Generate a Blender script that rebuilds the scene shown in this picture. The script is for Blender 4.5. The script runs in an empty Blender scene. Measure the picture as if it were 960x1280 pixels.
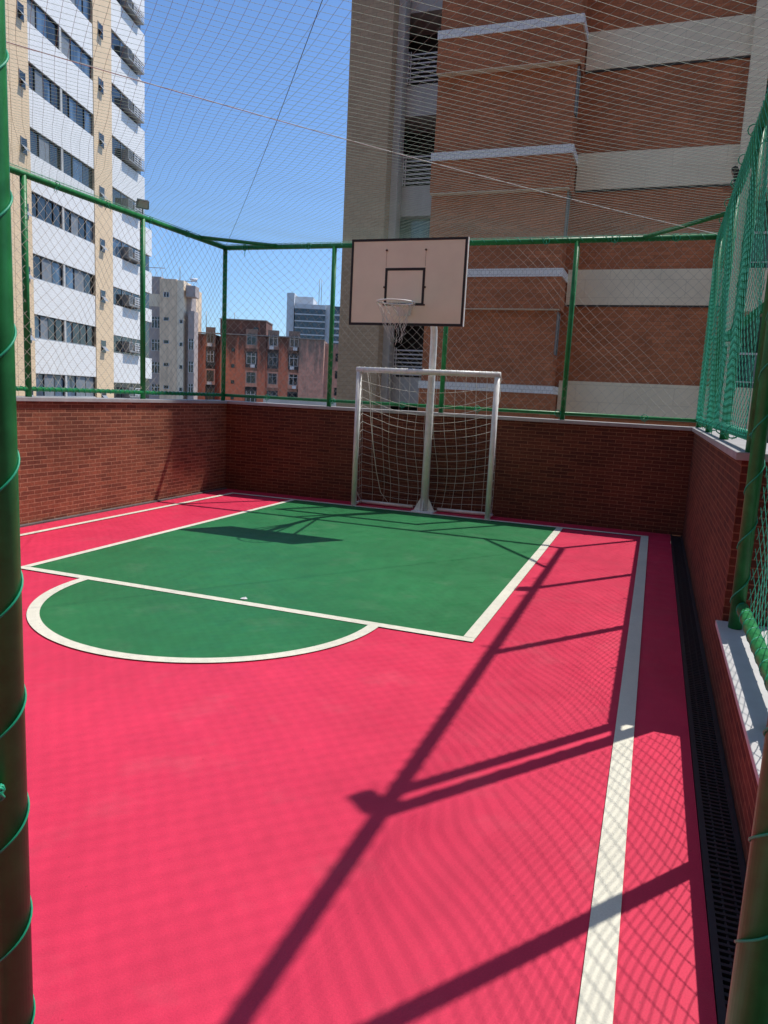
import bpy, math, random
from mathutils import Vector, Matrix
random.seed(7)
C = bpy.context.scene.collection
SC = bpy.context.scene
PI = math.pi
KX, KY = 0.367, 0.491            # sun: shadow offset per metre of height (towards -x, -y)

# ------------------------------------------------------------------ materials
def new_mat(name):
    m = bpy.data.materials.new(name); m.use_nodes = True
    nt = m.node_tree
    return m, nt, nt.nodes['Principled BSDF']

def N(nt, t, **kw):
    n = nt.nodes.new(t)
    for k, v in kw.items():
        if k in n.inputs.keys(): n.inputs[k].default_value = v
        else: setattr(n, k, v)
    return n

def c4(c): return (c[0], c[1], c[2], 1)

def facade_coords(nt, mul=1.0):
    """object coordinates swizzled so that (u, v) runs along any upright face"""
    tc = N(nt, 'ShaderNodeTexCoord')
    sp = N(nt, 'ShaderNodeSeparateXYZ'); nt.links.new(tc.outputs['Object'], sp.inputs[0])
    sn = N(nt, 'ShaderNodeSeparateXYZ'); nt.links.new(tc.outputs['Normal'], sn.inputs[0])
    ab = N(nt, 'ShaderNodeMath', operation='ABSOLUTE'); nt.links.new(sn.outputs[0], ab.inputs[0])
    gt = N(nt, 'ShaderNodeMath', operation='GREATER_THAN'); nt.links.new(ab.outputs[0], gt.inputs[0]); gt.inputs[1].default_value = 0.6
    mx = N(nt, 'ShaderNodeMix', data_type='FLOAT')
    nt.links.new(gt.outputs[0], mx.inputs[0]); nt.links.new(sp.outputs[0], mx.inputs[2]); nt.links.new(sp.outputs[1], mx.inputs[3])
    cb = N(nt, 'ShaderNodeCombineXYZ'); nt.links.new(mx.outputs[0], cb.inputs[0]); nt.links.new(sp.outputs[2], cb.inputs[1])
    return cb.outputs[0], tc.outputs['Object']

def brick_mat(name, c1, c2, mortar, bw, bh, ms, rough=0.75, dirt=0.25, bump=0.4, var=0.35):
    m, nt, bs = new_mat(name)
    uv, ob = facade_coords(nt)
    br = N(nt, 'ShaderNodeTexBrick', Scale=1.0)
    br.inputs['Color1'].default_value = c4(c1); br.inputs['Color2'].default_value = c4(c2); br.inputs['Mortar'].default_value = c4(mortar)
    br.inputs['Brick Width'].default_value = bw; br.inputs['Row Height'].default_value = bh
    br.inputs['Mortar Size'].default_value = ms; br.inputs['Mortar Smooth'].default_value = 0.2; br.inputs['Bias'].default_value = -0.1
    nt.links.new(uv, br.inputs['Vector'])
    no = N(nt, 'ShaderNodeTexNoise', Scale=1.3, Detail=6.0, Roughness=0.65); nt.links.new(ob, no.inputs['Vector'])
    mr = N(nt, 'ShaderNodeMapRange'); mr.inputs[1].default_value = 0.3; mr.inputs[2].default_value = 0.7
    mr.inputs[3].default_value = 1 - dirt; mr.inputs[4].default_value = 1 + dirt * 0.6
    nt.links.new(no.outputs[0], mr.inputs[0])
    n2 = N(nt, 'ShaderNodeTexNoise', Scale=45.0, Detail=3.0); nt.links.new(ob, n2.inputs['Vector'])
    mr2 = N(nt, 'ShaderNodeMapRange'); mr2.inputs[1].default_value = 0.3; mr2.inputs[2].default_value = 0.7
    mr2.inputs[3].default_value = 1 - var * 0.5; mr2.inputs[4].default_value = 1 + var * 0.5
    nt.links.new(n2.outputs[0], mr2.inputs[0])
    mu = N(nt, 'ShaderNodeMath', operation='MULTIPLY'); nt.links.new(mr.outputs[0], mu.inputs[0]); nt.links.new(mr2.outputs[0], mu.inputs[1])
    vm = N(nt, 'ShaderNodeVectorMath', operation='SCALE'); nt.links.new(br.outputs['Color'], vm.inputs[0]); nt.links.new(mu.outputs[0], vm.inputs['Scale'])
    nt.links.new(vm.outputs[0], bs.inputs['Base Color'])
    bs.inputs['Roughness'].default_value = rough; bs.inputs['Specular IOR Level'].default_value = 0.22
    if bump:
        bp = N(nt, 'ShaderNodeBump', Strength=bump, Distance=0.004); bp.invert = True
        nt.links.new(br.outputs['Fac'], bp.inputs['Height']); nt.links.new(bp.outputs[0], bs.inputs['Normal'])
    return m

def plain(name, col, rough=0.6, metal=0.0, mott=0.12, scale=4.0, bump=0.0, bscale=60.0, streak=0.0, spec=None, coat=0.0, stain=None):
    m, nt, bs = new_mat(name)
    tc = N(nt, 'ShaderNodeTexCoord')
    no = N(nt, 'ShaderNodeTexNoise', Scale=scale, Detail=7.0, Roughness=0.6); nt.links.new(tc.outputs['Object'], no.inputs['Vector'])
    mr = N(nt, 'ShaderNodeMapRange'); mr.inputs[1].default_value = 0.3; mr.inputs[2].default_value = 0.7
    mr.inputs[3].default_value = 1 - mott; mr.inputs[4].default_value = 1 + mott; nt.links.new(no.outputs[0], mr.inputs[0])
    fac = mr.outputs[0]
    if streak:
        mp = N(nt, 'ShaderNodeMapping'); mp.inputs['Scale'].default_value = (1.4, 1.4, 0.10); nt.links.new(tc.outputs['Object'], mp.inputs[0])
        n3 = N(nt, 'ShaderNodeTexNoise', Scale=1.6, Detail=6.0, Roughness=0.7); nt.links.new(mp.outputs[0], n3.inputs['Vector'])
        m3 = N(nt, 'ShaderNodeMapRange'); m3.inputs[1].default_value = 0.35; m3.inputs[2].default_value = 0.62
        m3.inputs[3].default_value = 1 - streak; m3.inputs[4].default_value = 1.0; nt.links.new(n3.outputs[0], m3.inputs[0])
        mu = N(nt, 'ShaderNodeMath', operation='MULTIPLY'); nt.links.new(fac, mu.inputs[0]); nt.links.new(m3.outputs[0], mu.inputs[1]); fac = mu.outputs[0]
    vm = N(nt, 'ShaderNodeVectorMath', operation='SCALE'); vm.inputs[0].default_value = col; nt.links.new(fac, vm.inputs['Scale'])
    nt.links.new(vm.outputs[0], bs.inputs['Base Color'])
    bs.inputs['Roughness'].default_value = rough; bs.inputs['Metallic'].default_value = metal
    if spec is not None: bs.inputs['Specular IOR Level'].default_value = spec
    if coat: bs.inputs['Coat Weight'].default_value = coat; bs.inputs['Coat Roughness'].default_value = 0.15
    if bump:
        n4 = N(nt, 'ShaderNodeTexNoise', Scale=bscale, Detail=4.0); nt.links.new(tc.outputs['Object'], n4.inputs['Vector'])
        bp = N(nt, 'ShaderNodeBump', Strength=bump, Distance=0.003); nt.links.new(n4.outputs[0], bp.inputs['Height']); nt.links.new(bp.outputs[0], bs.inputs['Normal'])
    return m

def court_paint(name, col, rough=0.55, wear=0.10):
    """acrylic court paint: roller mottling, fine grain, dust veils, scuffs"""
    m, nt, bs = new_mat(name)
    tc = N(nt, 'ShaderNodeTexCoord'); P = tc.outputs['Object']
    def noise(sc, det, lo, hi, a, b, mapsc=None):
        v = P
        if mapsc:
            mp = N(nt, 'ShaderNodeMapping'); mp.inputs['Scale'].default_value = mapsc; nt.links.new(P, mp.inputs[0]); v = mp.outputs[0]
        n = N(nt, 'ShaderNodeTexNoise', Scale=sc, Detail=det, Roughness=0.6); nt.links.new(v, n.inputs['Vector'])
        r = N(nt, 'ShaderNodeMapRange'); r.inputs[1].default_value = lo; r.inputs[2].default_value = hi; r.inputs[3].default_value = a; r.inputs[4].default_value = b
        nt.links.new(n.outputs[0], r.inputs[0]); return r.outputs[0]
    a = noise(0.9, 5, .3, .7, 1 - wear, 1 + wear)
    b = noise(9.0, 5, .3, .7, 1 - wear * .7, 1 + wear * .7, (1, .35, 1))
    c = noise(160.0, 2, .3, .7, 0.93, 1.07)
    m1 = N(nt, 'ShaderNodeMath', operation='MULTIPLY'); nt.links.new(a, m1.inputs[0]); nt.links.new(b, m1.inputs[1])
    m2 = N(nt, 'ShaderNodeMath', operation='MULTIPLY'); nt.links.new(m1.outputs[0], m2.inputs[0]); nt.links.new(c, m2.inputs[1])
    vm = N(nt, 'ShaderNodeVectorMath', operation='SCALE'); vm.inputs[0].default_value = col; nt.links.new(m2.outputs[0], vm.inputs['Scale'])
    dust = noise(2.3, 8, .56, .85, 0.0, 0.10)
    mx = N(nt, 'ShaderNodeMix', data_type='RGBA'); nt.links.new(dust, mx.inputs[0]); nt.links.new(vm.outputs[0], mx.inputs[6]); mx.inputs[7].default_value = (.5, .42, .36, 1)
    # small dark scuffs
    sc = noise(38.0, 2, .72, .76, 0.0, 0.45)
    mx2 = N(nt, 'ShaderNodeMix', data_type='RGBA'); nt.links.new(sc, mx2.inputs[0]); nt.links.new(mx.outputs[2], mx2.inputs[6]); mx2.inputs[7].default_value = (col[0] * .35, col[1] * .35, col[2] * .35, 1)
    nt.links.new(mx2.outputs[2], bs.inputs['Base Color'])
    rr = noise(5.0, 4, .3, .7, rough - .08, rough + .1); nt.links.new(rr, bs.inputs['Roughness'])
    bs.inputs['Specular IOR Level'].default_value = 0.3
    n4 = N(nt, 'ShaderNodeTexNoise', Scale=220.0, Detail=3.0); nt.links.new(P, n4.inputs['Vector'])
    bp = N(nt, 'ShaderNodeBump', Strength=0.35, Distance=0.002); nt.links.new(n4.outputs[0], bp.inputs['Height']); nt.links.new(bp.outputs[0], bs.inputs['Normal'])
    return m

def stained_wall(name, col, stain, amount=0.6, scale=0.35):
    m, nt, bs = new_mat(name)
    tc = N(nt, 'ShaderNodeTexCoord'); P = tc.outputs['Object']
    mp = N(nt, 'ShaderNodeMapping'); mp.inputs['Scale'].default_value = (1.6, 1.6, 0.22); nt.links.new(P, mp.inputs[0])
    n = N(nt, 'ShaderNodeTexNoise', Scale=scale * 2, Detail=8.0, Roughness=0.7); nt.links.new(mp.outputs[0], n.inputs['Vector'])
    sp = N(nt, 'ShaderNodeSeparateXYZ'); nt.links.new(P, sp.inputs[0])
    zr = N(nt, 'ShaderNodeMapRange'); zr.inputs[1].default_value = 17.5; zr.inputs[2].default_value = 23.5; zr.inputs[3].default_value = -0.10; zr.inputs[4].default_value = 0.20
    nt.links.new(sp.outputs[2], zr.inputs[0])
    ad = N(nt, 'ShaderNodeMath', operation='ADD'); nt.links.new(n.outputs[0], ad.inputs[0]); nt.links.new(zr.outputs[0], ad.inputs[1])
    r = N(nt, 'ShaderNodeMapRange'); r.inputs[1].default_value = .46; r.inputs[2].default_value = .66; r.inputs[3].default_value = 0; r.inputs[4].default_value = amount
    nt.links.new(ad.outputs[0], r.inputs[0])
    mx = N(nt, 'ShaderNodeMix', data_type='RGBA'); nt.links.new(r.outputs[0], mx.inputs[0]); mx.inputs[6].default_value = c4(col); mx.inputs[7].default_value = c4(stain)
    n2 = N(nt, 'ShaderNodeTexNoise', Scale=2.5, Detail=6.0); nt.links.new(P, n2.inputs['Vector'])
    r2 = N(nt, 'ShaderNodeMapRange'); r2.inputs[1].default_value = .3; r2.inputs[2].default_value = .7; r2.inputs[3].default_value = .8; r2.inputs[4].default_value = 1.15
    nt.links.new(n2.outputs[0], r2.inputs[0])
    vm = N(nt, 'ShaderNodeVectorMath', operation='SCALE'); nt.links.new(mx.outputs[2], vm.inputs[0]); nt.links.new(r2.outputs[0], vm.inputs['Scale'])
    nt.links.new(vm.outputs[0], bs.inputs['Base Color']); bs.inputs['Roughness'].default_value = .85
    return m

def glass_mat(name, col, rough=0.08):
    m, nt, bs = new_mat(name)
    tc = N(nt, 'ShaderNodeTexCoord')
    mp = N(nt, 'ShaderNodeMapping'); mp.inputs['Scale'].default_value = (1.7, 1.7, .45); nt.links.new(tc.outputs['Object'], mp.inputs[0])
    no = N(nt, 'ShaderNodeTexNoise', Scale=1.1, Detail=3.0); nt.links.new(mp.outputs[0], no.inputs['Vector'])
    mr = N(nt, 'ShaderNodeMapRange'); mr.inputs[1].default_value = 0.35; mr.inputs[2].default_value = 0.65; mr.inputs[3].default_value = .4; mr.inputs[4].default_value = 1.5
    nt.links.new(no.outputs[0], mr.inputs[0])
    vm = N(nt, 'ShaderNodeVectorMath', operation='SCALE'); vm.inputs[0].default_value = col; nt.links.new(mr.outputs[0], vm.inputs['Scale'])
    nt.links.new(vm.outputs[0], bs.inputs['Base Color'])
    bs.inputs['Roughness'].default_value = rough; bs.inputs['Specular IOR Level'].default_value = 0.6
    return m

M = {}
M['pink'] = court_paint('pink court paint', (0.67, 0.030, 0.084))
M['green'] = court_paint('green court paint', (0.018, 0.165, 0.052), wear=.13)
M['cream_line'] = court_paint('cream line paint', (0.74, 0.71, 0.58), wear=.07)
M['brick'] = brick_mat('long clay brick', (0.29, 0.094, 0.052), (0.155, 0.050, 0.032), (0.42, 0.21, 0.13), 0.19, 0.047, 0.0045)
M['brick_shaded'] = brick_mat('shade-toned long clay brick', (0.150, 0.045, 0.027), (0.080, 0.025, 0.018), (0.25, 0.11, 0.065), 0.19, 0.047, 0.0045)  # same brick as the left wall, shade of the other walls put into its colour
M['coping'] = plain('grey stone coping', (0.40, 0.385, 0.39), .6, mott=.10, scale=9, bump=.2, streak=.15)
M['ledge'] = plain('pale grey ledge slab', (0.52, 0.51, 0.50), .6, mott=.08, scale=7, bump=.15)
M['fence'] = plain('green gloss enamel', (0.020, 0.205, 0.060), .40, mott=.28, scale=14, spec=.28, bump=.15, bscale=30)
M['rope'] = plain('teal polypropylene rope', (0.01, 0.36, 0.20), .5, mott=.1)
M['net_teal'] = plain('teal net cord', (0.03, 0.52, 0.32), .6, mott=.1)
M['net_grey'] = plain('weathered net cord', (0.44, 0.40, 0.33), .7, mott=.1)
M['net_roof'] = plain('pale green net cord', (0.27, 0.38, 0.29), .7, mott=.1)
M['white_metal'] = plain('white enamel on steel', (0.84, 0.83, 0.78), .4, mott=.10, scale=12)
M['white_cord'] = plain('white net cord', (0.70, 0.68, 0.60), .7, mott=.06)
M['rubber'] = plain('dark drain metal', (0.025, 0.026, 0.032), .45, mott=.2, scale=20)
M['void'] = plain('drain void', (0.004, 0.004, 0.005), .9)
M['curb'] = plain('dark cement strip', (0.13, 0.115, 0.11), .8, mott=.25, scale=12)
M['board'] = plain('cream painted plywood', (0.93, 0.85, 0.68), .5, mott=.05, scale=2.5, bump=.08)
M['black'] = plain('black paint', (0.018, 0.014, 0.018), .5)
M['rust'] = plain('rusty bolt', (0.09, 0.04, 0.02), .7)
M['steel'] = plain('galvanised cable', (0.62, 0.62, 0.60), .6)
M['dark_cable'] = plain('dark wire', (0.03, 0.04, 0.06), .5)
M['lamp_body'] = plain('black lamp housing', (0.02, 0.022, 0.022), .45)
M['lamp_glass'] = plain('lamp glass', (0.30, 0.33, 0.30), .15, mott=.02)
M['white_tile'] = brick_mat('white facade tile', (0.90, 0.885, 0.85), (0.87, 0.855, 0.82), (0.70, 0.69, 0.67), 0.28, 0.12, 0.008, .45, .06, .0, .05)
M['beige_tile'] = brick_mat('apricot facade tile', (0.88, 0.66, 0.42), (0.84, 0.63, 0.40), (0.66, 0.48, 0.29), 0.28, 0.12, 0.008, .5, .06, .0, .05)
M['tower_brick'] = brick_mat('tower brick tile', (0.56, 0.20, 0.092), (0.41, 0.145, 0.066), (0.32, 0.15, 0.085), 0.30, 0.085, 0.006, .7, .18, .0, .25)
M['tower_band'] = brick_mat('pale band tile', (0.90, 0.79, 0.58), (0.86, 0.75, 0.55), (0.76, 0.66, 0.48), 1.15, 0.42, 0.008, .55, .10, .0, .05)
M['tower_pier'] = brick_mat('taupe pier tile', (0.52, 0.37, 0.235), (0.47, 0.335, 0.21), (0.40, 0.28, 0.18), 0.20, 0.10, 0.006, .6, .12, .0, .08)
M['ledge_tile'] = brick_mat('white ledge tile', (0.88, 0.87, 0.84), (0.85, 0.84, 0.81), (0.55, 0.54, 0.52), 0.10, 0.10, 0.005, .4, .05, .0, .05)
M['tower_grey'] = plain('grey render', (0.58, 0.57, 0.54), .7, mott=.06, streak=.15)
M['glass_blue'] = glass_mat('bluish window glass', (0.075, 0.125, 0.19))
M['glass_dark'] = glass_mat('dark window glass', (0.018, 0.024, 0.028))
M['glass_teal'] = glass_mat('teal balcony glass', (0.10, 0.22, 0.20))
M['curtain'] = plain('curtain behind glass', (0.20, 0.22, 0.24), .5, mott=.2, scale=6)
M['frame_grey'] = plain('aluminium frame', (0.30, 0.32, 0.34), .4, metal=.3)
M['frame_dark'] = plain('dark frame', (0.05, 0.05, 0.05), .5)
M['frame_white'] = plain('white frame', (0.7, 0.7, 0.7), .5)
M['ac'] = plain('air conditioner casing', (0.27, 0.27, 0.26), .5, mott=.08)
M['apt_beige'] = plain('beige render', (0.92, 0.68, 0.46), .8, mott=.10, scale=1.2, streak=.25)
M['apt_light'] = plain('light render', (0.92, 0.76, 0.56), .8, mott=.08, scale=1.2, streak=.15)
M['apt_grey'] = plain('mauve grey tile', (0.42, 0.35, 0.32), .7, mott=.14, scale=1.5)
M['old_red'] = stained_wall('stained terracotta render', (0.62, 0.20, 0.115), (0.085, 0.055, 0.045), .9)
M['old_pale'] = stained_wall('peeling pale render', (0.66, 0.33, 0.24), (0.20, 0.16, 0.13), .9, .5)
M['office_white'] = plain('white office panels', (0.62, 0.63, 0.64), .6, mott=.05)
M['office_glass'] = glass_mat('office glass', (0.05, 0.075, 0.10))
M['city'] = plain('city ground', (0.16, 0.15, 0.14), .9, mott=.3, scale=.05)
M['roof'] = plain('pale roof', (0.60, 0.58, 0.54), .8, mott=.15, scale=.5)
M['concrete'] = plain('podium concrete', (0.33, 0.31, 0.29), .85, mott=.12, streak=.3)

# ------------------------------------------------------------------ mesh building
class MB:
    def __init__(s): s.v = []; s.f = []; s.m = []; s.mats = []; s.smooth = []
    def mi(s, mat):
        if mat not in s.mats: s.mats.append(mat)
        return s.mats.index(mat)
    def add(s, vs, fs, mat, sm=False):
        o = len(s.v); s.v += [tuple(v) for v in vs]; i = s.mi(mat)
        for f in fs: s.f.append(tuple(a + o for a in f)); s.m.append(i); s.smooth.append(sm)
        return s
    def box(s, x0, x1, y0, y1, z0, z1, mat):
        return s.add([(x0,y0,z0),(x1,y0,z0),(x1,y1,z0),(x0,y1,z0),(x0,y0,z1),(x1,y0,z1),(x1,y1,z1),(x0,y1,z1)],
                     [(0,3,2,1),(4,5,6,7),(0,1,5,4),(1,2,6,5),(2,3,7,6),(3,0,4,7)], mat)
    def prism(s, poly, z0, z1, mat):          # poly in xy, counter-clockwise
        n = len(poly)
        vs = [(x, y, z0) for x, y in poly] + [(x, y, z1) for x, y in poly]
        fs = [tuple(range(n - 1, -1, -1)), tuple(range(n, 2 * n))] + [(i, (i + 1) % n, n + (i + 1) % n, n + i) for i in range(n)]
        return s.add(vs, fs, mat)
    def tube(s, pts, r, mat, seg=10, closed=False, caps=True, smooth=True):
        pts = [Vector(p) for p in pts]; n = len(pts); vs = []; fs = []
        up = None
        for i, p in enumerate(pts):
            if closed: t = pts[(i + 1) % n] - pts[i - 1]
            else: t = pts[min(i + 1, n - 1)] - pts[max(i - 1, 0)]
            if t.length < 1e-9: t = Vector((0, 0, 1))
            t.normalize()
            if up is None:
                a = Vector((0, 0, 1)) if abs(t.z) < .9 else Vector((1, 0, 0))
                up = (a - t * a.dot(t)).normalized()
            else:
                up = up - t * up.dot(t)
                up = up.normalized() if up.length > 1e-6 else Vector((0, 0, 1))
            b = t.cross(up); rr = r[i] if isinstance(r, (list, tuple)) else r
            for k in range(seg):
                a = 2 * PI * k / seg
                vs.append(p + (up * math.cos(a) + b * math.sin(a)) * rr)
        for i in range(n if closed else n - 1):
            j = (i + 1) % n
            for k in range(seg):
                l = (k + 1) % seg
                fs.append((i * seg + k, i * seg + l, j * seg + l, j * seg + k))
        if caps and not closed:
            fs.append(tuple(range(seg - 1, -1, -1))); fs.append(tuple((n - 1) * seg + k for k in range(seg)))
        return s.add(vs, fs, mat, smooth)
    def knot(s, p, r, mat):
        x, y, z = p
        return s.add([(x + r, y, z - r*.6), (x - r, y, z - r*.6), (x, y + r, z + r*.6), (x, y - r, z + r*.6)],
                     [(0,2,3),(1,3,2),(0,1,2),(1,0,3)], mat)
    def build(s, name, parent=None, bevel=0.0):
        me = bpy.data.meshes.new(name); me.from_pydata(s.v, [], s.f)
        for m in s.mats: me.materials.append(m)
        me.polygons.foreach_set('material_index', s.m); me.polygons.foreach_set('use_smooth', s.smooth)
        me.update()
        o = bpy.data.objects.new(name, me); C.objects.link(o)
        if parent: o.parent = parent
        if bevel:
            b = o.modifiers.new('edge', 'BEVEL'); b.width = bevel; b.segments = 2; b.limit_method = 'ANGLE'
        return o

def tag(o, label=None, cat=None, group=None, kind=None):
    if label: o['label'] = label
    if cat: o['category'] = cat
    if group: o['group'] = group
    if kind: o['kind'] = kind
    return o

def empty(name, loc=(0,0,0), rz=0, label=None, cat=None, group=None):
    o = bpy.data.objects.new(name, None); C.objects.link(o); o.location = loc; o.rotation_euler = (0, 0, rz)
    o.empty_display_size = .2
    return tag(o, label, cat, group)

def copy_tree(o, parent=None):
    c = o.copy(); C.objects.link(c); c.parent = parent
    for ch in list(o.children): copy_tree(ch, c)
    return c

def helix(a, b, r, pitch, phase=0., step=12):
    a = Vector(a); b = Vector(b); t = (b - a); L = t.length; t.normalize()
    u = Vector((0, 0, 1)) if abs(t.z) < .9 else Vector((1, 0, 0)); u = (u - t * u.dot(t)).normalized(); w = t.cross(u)
    n = max(2, int(L / pitch * step)); out = []
    for i in range(n + 1):
        d = L * i / n; an = phase + 2 * PI * d / pitch
        out.append(a + t * d + (u * math.cos(an) + w * math.sin(an)) * r)
    return out

def wob(x, y, s=0.):
    return math.sin(x * 2.1 + 1.3 * s) * math.sin(y * 1.7 + s) + .5 * math.sin(x * 5.3 + y * 3.1 + s * 2)

def diamond_net(mb, U, V, cell, fn, r, mat, step=None, knot=0.0):
    """two families of diagonal cords over the rectangle [0,U]x[0,V], mapped to space by fn"""
    step = step or cell; d = cell * math.sqrt(2)
    for fam in (0, 1):
        k = -V
        while k < U:
            # line: u = k + v  (fam 0)   or   u = k + V - v (fam 1)
            v0 = max(0, -k); v1 = min(V, U - k)
            if v1 - v0 > 1e-3:
                n = max(1, int(math.ceil((v1 - v0) * math.sqrt(2) / step)))
                pts = []
                for i in range(n + 1):
                    v = v0 + (v1 - v0) * i / n; u = k + v
                    pts.append(fn(u, v if fam == 0 else V - v))
                mb.tube(pts, r, mat, seg=3, caps=False, smooth=False)
            k += d
    if knot:
        nu = int(U / (d / 2)); nv = int(V / (d / 2))
        for i in range(nu + 1):
            for j in range(nv + 1):
                if (i + j) % 2 == 0:
                    u = i * d / 2; v = j * d / 2
                    # crossings of both families
                    mb.knot(fn(u, v), knot, mat)
    return mb

# ------------------------------------------------------------------ setting: ground, floor, markings
XL, XR, YB, YN = -0.35, 6.46, 0.377, -8.6      # inner faces of the left, right and back walls, near end
tag(MB().add([(-900,-300,-14),(900,-300,-14),(900,1500,-14),(-900,1500,-14)], [(0,1,2,3)], M['city']).build('city_ground'), kind='structure')
tag(MB().box(-0.75, 6.9, -14.0, 0.80, -13.98, -0.16, M['concrete']).build('podium'), kind='structure')
tag(MB().box(-0.75, 6.31, -14.0, 0.80, -0.155, 0.0, M['pink']).box(6.47, 6.9, -14.0, 0.8, -0.155, 0.0, M['concrete']).build('court_floor'), kind='structure')

# green key with its half circle
D, K1, K2, CX, RO = 5.09, 1.05, 5.0, 3.03, 1.30
g = MB()
poly = [(K1, -D), (K2, -D), (K2, 0), (K1, 0)]
g.add([(x, y, .004) for x, y in poly], [(0,1,2,3)], M['green'])
arc = [(CX + (RO - .03) * math.cos(a), -D + (RO - .03) * math.sin(a)) for a in [PI + PI * i / 48 for i in range(49)]]
g.add([(x, y, .004) for x, y in arc], [tuple(range(49))], M['green'])
tag(g.build('key_area'), kind='structure')
ln = MB()
def strip(x0, x1, y0, y1, z=.008): ln.add([(x0,y0,z),(x1,y0,z),(x1,y1,z),(x0,y1,z)], [(0,1,2,3)], M['cream_line'])
w = .085
strip(0, 6.05, -w + .02, .02); strip(0, .07, -13.0, -w + .02); strip(6.05 - .09, 6.05, -13.0, -w + .02)
strip(K1, K1 + .07, -D + w, -w + .02); strip(K2 - w, K2, -D + w, -w + .02); strip(K1, K2, -D, -D + .08)
na = 64
vs = []
for i in range(na + 1):
    a = PI + PI * i / na
    for rr in (RO, RO - .08): vs.append((CX + rr * math.cos(a), min(-D - .0005, -D + rr * math.sin(a)), .008))
ln.add(vs, [(2*i, 2*i+2, 2*i+3, 2*i+1) for i in range(na)], M['cream_line'])
tag(ln.build('court_markings'), kind='structure')
# dark cement strip at the foot of the left wall
cs = MB().box(XL, XL + .055, YN, YB - .03, 0.0, .018, M['curb']); tag(cs.build('cement_strip'), kind='structure')

# drainage channel along the right wall
dr = empty('drainage_channel', (6.385, -4, 0), label='long black grated drain running along the foot of the right brick wall', cat='drain')
fr = MB()
fr.box(-.072, -.050, -9.6, 4.35, -.01, .006, M['rubber']).box(.050, .072, -9.6, 4.35, -.01, .006, M['rubber'])
fr.build('frame', dr)
MB().box(-.073, .073, -9.6, 4.35, -.15, -.12, M['void']).build('channel_bed', dr)
gr = MB(); y = -6.0
while y < 4.3:
    gr.box(-.052, .052, y, y + .013, -.012, .003, M['rubber']); y += .030
for xx in (-.02, .02): gr.box(xx - .003, xx + .003, -6.0, 4.3, -.010, .001, M['rubber'])
gr.build('grate', dr)

# small scrap lying on the key
s = MB(); s.add([(3.15,-4.97,.009),(3.19,-4.975,.012),(3.205,-4.95,.010),(3.18,-4.935,.02),(3.15,-4.945,.012)], [(0,1,2,3,4)], M['frame_white'])
tag(s.build('paper_scrap'), 'tiny white paper scrap lying on the green paint near the cream free throw line', 'litter')

# ------------------------------------------------------------------ perimeter walls
HW = 1.39; HL = .44
def wall(name, boxes, caps, label, capmat='coping', mat='brick_shaded'):
    t = empty(name, (boxes[0][0], boxes[0][2], 0), label=label, cat='wall')
    inv = Vector((-boxes[0][0], -boxes[0][2], 0))
    b = MB()
    for q in boxes: b.box(q[0] + inv.x, q[1] + inv.x, q[2] + inv.y, q[3] + inv.y, q[4], q[5], M[mat])
    b.build('wall', t)
    c = MB()
    for q in caps: c.box(q[0] + inv.x, q[1] + inv.x, q[2] + inv.y, q[3] + inv.y, q[4], q[5], M[capmat])
    c.build('coping', t, bevel=.004)
    return t
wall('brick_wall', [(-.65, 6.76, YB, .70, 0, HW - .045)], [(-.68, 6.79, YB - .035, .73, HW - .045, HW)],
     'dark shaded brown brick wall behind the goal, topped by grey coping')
wall('brick_wall', [(-.65, XL, YN - .4, YB, 0, HW - .045)], [(-.68, XL + .035, YN - .4, YB - .036, HW - .045, HW - .001)],
     'sunlit reddish brick wall on the left of the court beside the white tower', mat='brick')
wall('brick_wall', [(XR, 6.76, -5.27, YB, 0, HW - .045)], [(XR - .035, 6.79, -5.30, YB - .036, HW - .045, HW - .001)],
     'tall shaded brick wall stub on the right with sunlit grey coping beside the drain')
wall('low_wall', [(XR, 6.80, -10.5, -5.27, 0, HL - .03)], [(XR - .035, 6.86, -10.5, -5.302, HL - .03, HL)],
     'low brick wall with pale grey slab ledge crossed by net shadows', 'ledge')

# ------------------------------------------------------------------ fences
HT = 3.70; R = .034
XF, YF, XFL = 6.505, .43, -.45
def post(t, x, y, z0, z1=HT, r=R):
    b = MB(); b.tube([(x, y, z0), (x, y, z1)], r, M['fence'], 16)
    return b.build('post', t)
def flange(t, x, y, z):
    b = MB(); b.box(x - .06, x + .06, y - .06, y + .06, z, z + .008, M['fence']); return b.build('base_plate', t)

# back fence
def lash(parent, a, b, r, pitch=.11, rr=.0045, ph=0.):
    m = MB(); m.tube(helix(a, b, r, pitch, ph, 8), rr, M['rope'], 5); return m.build('lashing_rope', parent)
bf = empty('net_fence', (0, YF, HW), label='green steel fence with pale cord net above the back wall, behind the goal', cat='fence')
def rel(p, t): return (p[0] - t.location.x, p[1] - t.location.y, p[2] - t.location.z)
def P_(t, b, name):      # build world-space mesh under an empty without moving it
    o = b.build(name, t); o.matrix_parent_inverse = Matrix.Translation(-Vector(t.location)); return o
for x in (XFL, 1.38, 3.12, 4.81, XF):
    P_(bf, MB().tube([(x, YF, HW), (x, YF, HT)], R, M['fence'], 16), 'post')
P_(bf, MB().tube([(XFL, YF, HT), (3.0, YF, HT - .01), (XF, YF, HT)], .036, M['fence'], 14), 'top_rail')
P_(bf, MB().tube([(XFL, YF, 1.475), (XF, YF, 1.475)], .024, M['fence'], 14), 'bottom_rail')
P_(bf, MB().tube(helix((XFL, YF, HT), (XF, YF, HT), .037, .16, 0, 8), .004, M['rope'], 5), 'lashing_rope')
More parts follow.
